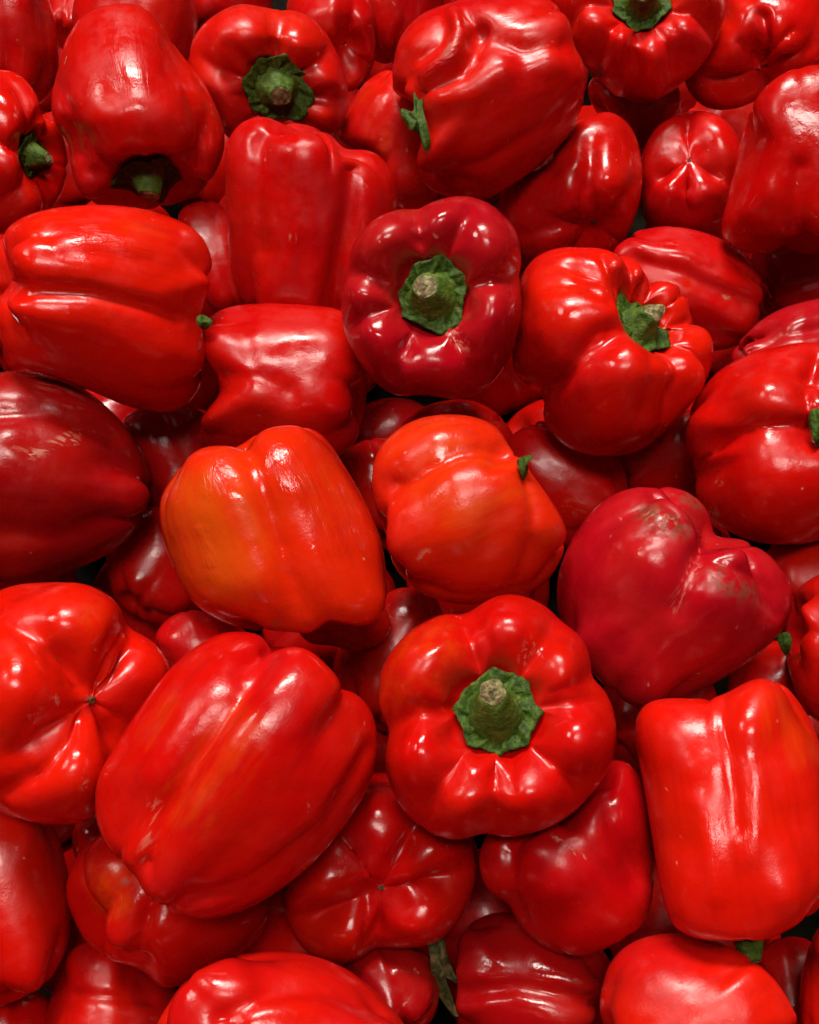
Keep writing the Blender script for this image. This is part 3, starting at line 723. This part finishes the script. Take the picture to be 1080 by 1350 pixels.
pepper('small red pepper lobe with a round glint between wrinkled and slanted peppers',
       [(205,850),(215,822),(245,806),(285,810),(330,840),(330,890),(280,920),(225,900)],
       120, -30, [-60,10,80,170], 'deep', L=1.8, h=-0.034, am=.13, seed=461, calyx=False)
pepper('dark red pepper under the wrinkled one showing lobes toward the slanted one',
       [(390,815),(430,790),(490,790),(515,815),(505,845),(470,858),(440,852),(405,845)],
       -60, -36, [-60,-5,60,150], 'bright', L=1.8, h=-0.020, am=.18, seed=471, calyx=False, cap=1.10)
pepper('shaded red pepper with wet-looking glints behind the stem-up pepper and wrinkled one',
       [(440,890),(450,850),(490,800),(530,775),(575,790),(590,850),(570,930),(520,965),(465,945)],
       70, -15, [-50,10,70,160], 'deep', L=1.9, h=-0.051, am=.13, seed=481, calyx=False)
pepper('dark red pepper in the gap between wrinkled orange-red one and dark scarred one',
       [(140,730),(150,690),(185,665),(230,680),(262,730),(270,790),(240,825),(185,815),(150,785)],
       60, -20, [-50,10,70,160], 'deep', L=1.9, h=-0.051, am=.13, seed=491, calyx=False)
pepper('dark red pepper buried below the horizontal one and the dull blocky one',
       [(160,570),(180,540),(230,535),(285,550),(300,610),(280,670),(225,690),(180,650)],
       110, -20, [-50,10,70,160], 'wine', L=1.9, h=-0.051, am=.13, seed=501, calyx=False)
pepper('dark red pepper behind the tall smooth one and the horizontal one',
       [(235,290),(255,268),(290,270),(320,310),(335,370),(320,420),(280,425),(250,380)],
       110, -20, [-50,10,70,160], 'deep', L=1.9, h=-0.051, am=.13, seed=511, calyx=False)
pepper('red pepper sunk between dull blocky one and the orange one',
       [(445,620),(465,588),(505,578),(550,600),(560,660),(540,720),(490,720),(455,680)],
       110, -20, [-50,10,70,160], 'deep', L=1.9, h=-0.051, am=.13, seed=521, calyx=False)
pepper('red pepper in shade under the bulky two-lobed one and scuffed crimson one',
       [(1005,740),(1030,712),(1075,705),(1125,720),(1150,770),(1120,830),(1060,830),(1020,790)],
       20, -20, [-50,10,70,160], 'deep', L=1.9, h=-0.043, am=.13, seed=531, calyx=False)
pepper('dark red pepper in the gap between scuffed crimson one and blocky bright one',
       [(790,930),(810,890),(870,880),(930,890),(945,940),(910,1000),(850,1020),(805,990)],
       20, -20, [-50,10,70,160], 'deep', L=1.9, h=-0.051, am=.13, seed=541, calyx=False)
pepper('dark red pepper in the hollow under the pepper with squared shoulders',
       [(990,360),(1000,320),(1050,300),(1110,310),(1140,370),(1110,430),(1050,440),(1005,410)],
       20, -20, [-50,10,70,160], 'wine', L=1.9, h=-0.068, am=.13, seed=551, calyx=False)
pepper('red pepper sliver between the slanted one and the lobed one with a pinhole scar',
       [(95,1110),(110,1075),(150,1070),(190,1100),(200,1160),(160,1190),(115,1165)],
       110, -20, [-50,10,70,160], 'red', L=1.9, h=-0.034, am=.13, seed=561, calyx=False)
pepper('dark red pepper deep in the gap below the blossom star one',
       [(445,1300),(465,1265),(510,1245),(560,1255),(580,1300),(565,1350),(510,1370),(460,1350)],
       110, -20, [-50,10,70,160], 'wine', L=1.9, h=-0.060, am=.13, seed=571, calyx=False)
pepper('red pepper edge showing under the smooth plain one and the dull striped-gloss one',
       [(-50,1340),(-20,1312),(30,1305),(70,1320),(90,1370),(60,1430),(-10,1440),(-50,1400)],
       110, -20, [-50,10,70,160], 'deep', L=1.9, h=-0.034, am=.13, seed=581, calyx=False)
pepper('dark red pepper in the gap between the rounded one and the narrow edge',
       [(990,1290),(1000,1255),(1035,1235),(1075,1245),(1095,1290),(1090,1350),(1050,1385),(1005,1360)],
       110, -20, [-50,10,70,160], 'deep', L=1.9, h=-0.05, am=.13, seed=591, calyx=False)
pepper('dark red pepper in the gap under the scuffed crimson one beside the calyx tip',
       [(960,895),(985,855),(1030,845),(1070,865),(1080,915),(1050,960),(1000,965),(965,940)],
       40, -20, [-50,10,70,160], 'deep', L=1.9, h=-0.05, am=.13, seed=601, calyx=False)
# ------------------------------------------------------------------ dry leaf caught in the lower gap
def dry_leaf(pts, z):
    P = catmull(pts, 6); n = len(P); c = P.mean(0); V = []
    for side in (0, 1):
        for f in (1.0, .6, 0.0):
            q = c + (P - c) * f
            zz = z + side * .0008 + .004 * np.sin((q[:, 1] - c[1]) * .06) + .002 * np.sin((q[:, 0] - c[0]) * .3)
            C = np.c_[(q[:, 0] - CX) / F * zz, -(q[:, 1] - CY) / F * zz, -zz]
            V.append(C @ CAMR.T + CAMT)
    fs = grid_faces(3, n); o = 3 * n
    o_ = link_mesh('dried_leaf', np.vstack(V), fs + [tuple(i + o for i in reversed(f)) for f in fs] + [(i, (i + 1) % n, o + (i + 1) % n, o + i) for i in range(n)], M_LEAF)
    return o_
lf = dry_leaf([(566, 1235), (584, 1234), (590, 1258), (600, 1285), (606, 1296), (598, 1294), (590, 1280), (578, 1290), (590, 1318), (604, 1338), (598, 1338), (582, 1318), (570, 1290), (567, 1262)], .425)
lf['label'] = 'dry olive green leaf scrap caught in the dark lower gap'; lf['category'] = 'leaf'
# ------------------------------------------------------------------ peppers further down, seen only through the gaps
rr = random.Random(5)
for row in range(12):
    for colm in range(8):
        wx = (colm - 3.5) * .098 + (.049 if row % 2 else 0) + rr.uniform(-.012, .012)
        wy = -.12 + row * .093 + rr.uniform(-.012, .012)
        wz = HEAP - .125
        v = CAMR.T @ (np.array((wx, wy, wz)) - CAMT)
        if v[2] > -.05: continue
        cxp, cyp = CX + F * v[0] / -v[2], CY - F * v[1] / -v[2]
        rad = .042 * F / -v[2]
        if not (-rad < cxp < 1080 + rad and -rad < cyp < 1350 + rad): continue
        out = []
        for k_ in range(10):
            t_ = k_ / 10 * 2 * math.pi
            q_ = rad * rr.uniform(.92, 1.08)
            out.append((cxp + q_ * math.cos(t_), cyp + q_ * 1.05 * math.sin(t_)))
        pepper('dark red pepper of the buried layer, glimpsed only through gaps', out, rr.uniform(0, 360), rr.uniform(-30, 30),
               [-55, 10, 80, 170], 'deep', L=1.9, h=-.118, am=.14, seed=1000 + row * 20 + colm, calyx=False, cap=1.10, res=(72, 56),
               group='peppers of the buried layer')


# ------------------------------------------------------------------ the heap goes on beyond the frame
def copy_tree(o, parent=None):
    c = o.copy(); COL.objects.link(c); c.parent = parent
    for ch in list(o.children): copy_tree(ch, c)
    return c
sources = THINGS[:20]
for row in range(11):
    for colm in range(14):
        for lay in (0, 1):
            wx = (colm - 6.5) * .104 + (.052 if (row + lay) % 2 else 0) + rr.uniform(-.012, .012)
            wy = -.36 + row * .102 + rr.uniform(-.012, .012)
            wz = HEAP - lay * .085 + rr.uniform(-.01, .01)
            v = CAMR.T @ (np.array((wx, wy, wz)) - CAMT)
            if v[2] > -.02: continue
            cxp, cyp = CX + F * v[0] / -v[2], CY - F * v[1] / -v[2]
            m_ = .046 * F / -v[2] + (28 if lay == 0 else 4)
            if -m_ < cxp < 1080 + m_ and -m_ < cyp < 1350 + m_: continue
            if math.hypot(wx, wy - .25) > .54: continue
            o = copy_tree(rr.choice(sources))
            o.matrix_world = Matrix.Translation((wx, wy, wz)) @ Matrix.Rotation(rr.uniform(0, 6.28), 4, 'Z') @ Matrix.Rotation(rr.uniform(-.7, .7), 4, 'X') @ o.matrix_world.to_3x3().to_4x4()
            o['label'] = 'red pepper at the outer border of the heap'
            o['group'] = 'peppers at the outer border of the heap'
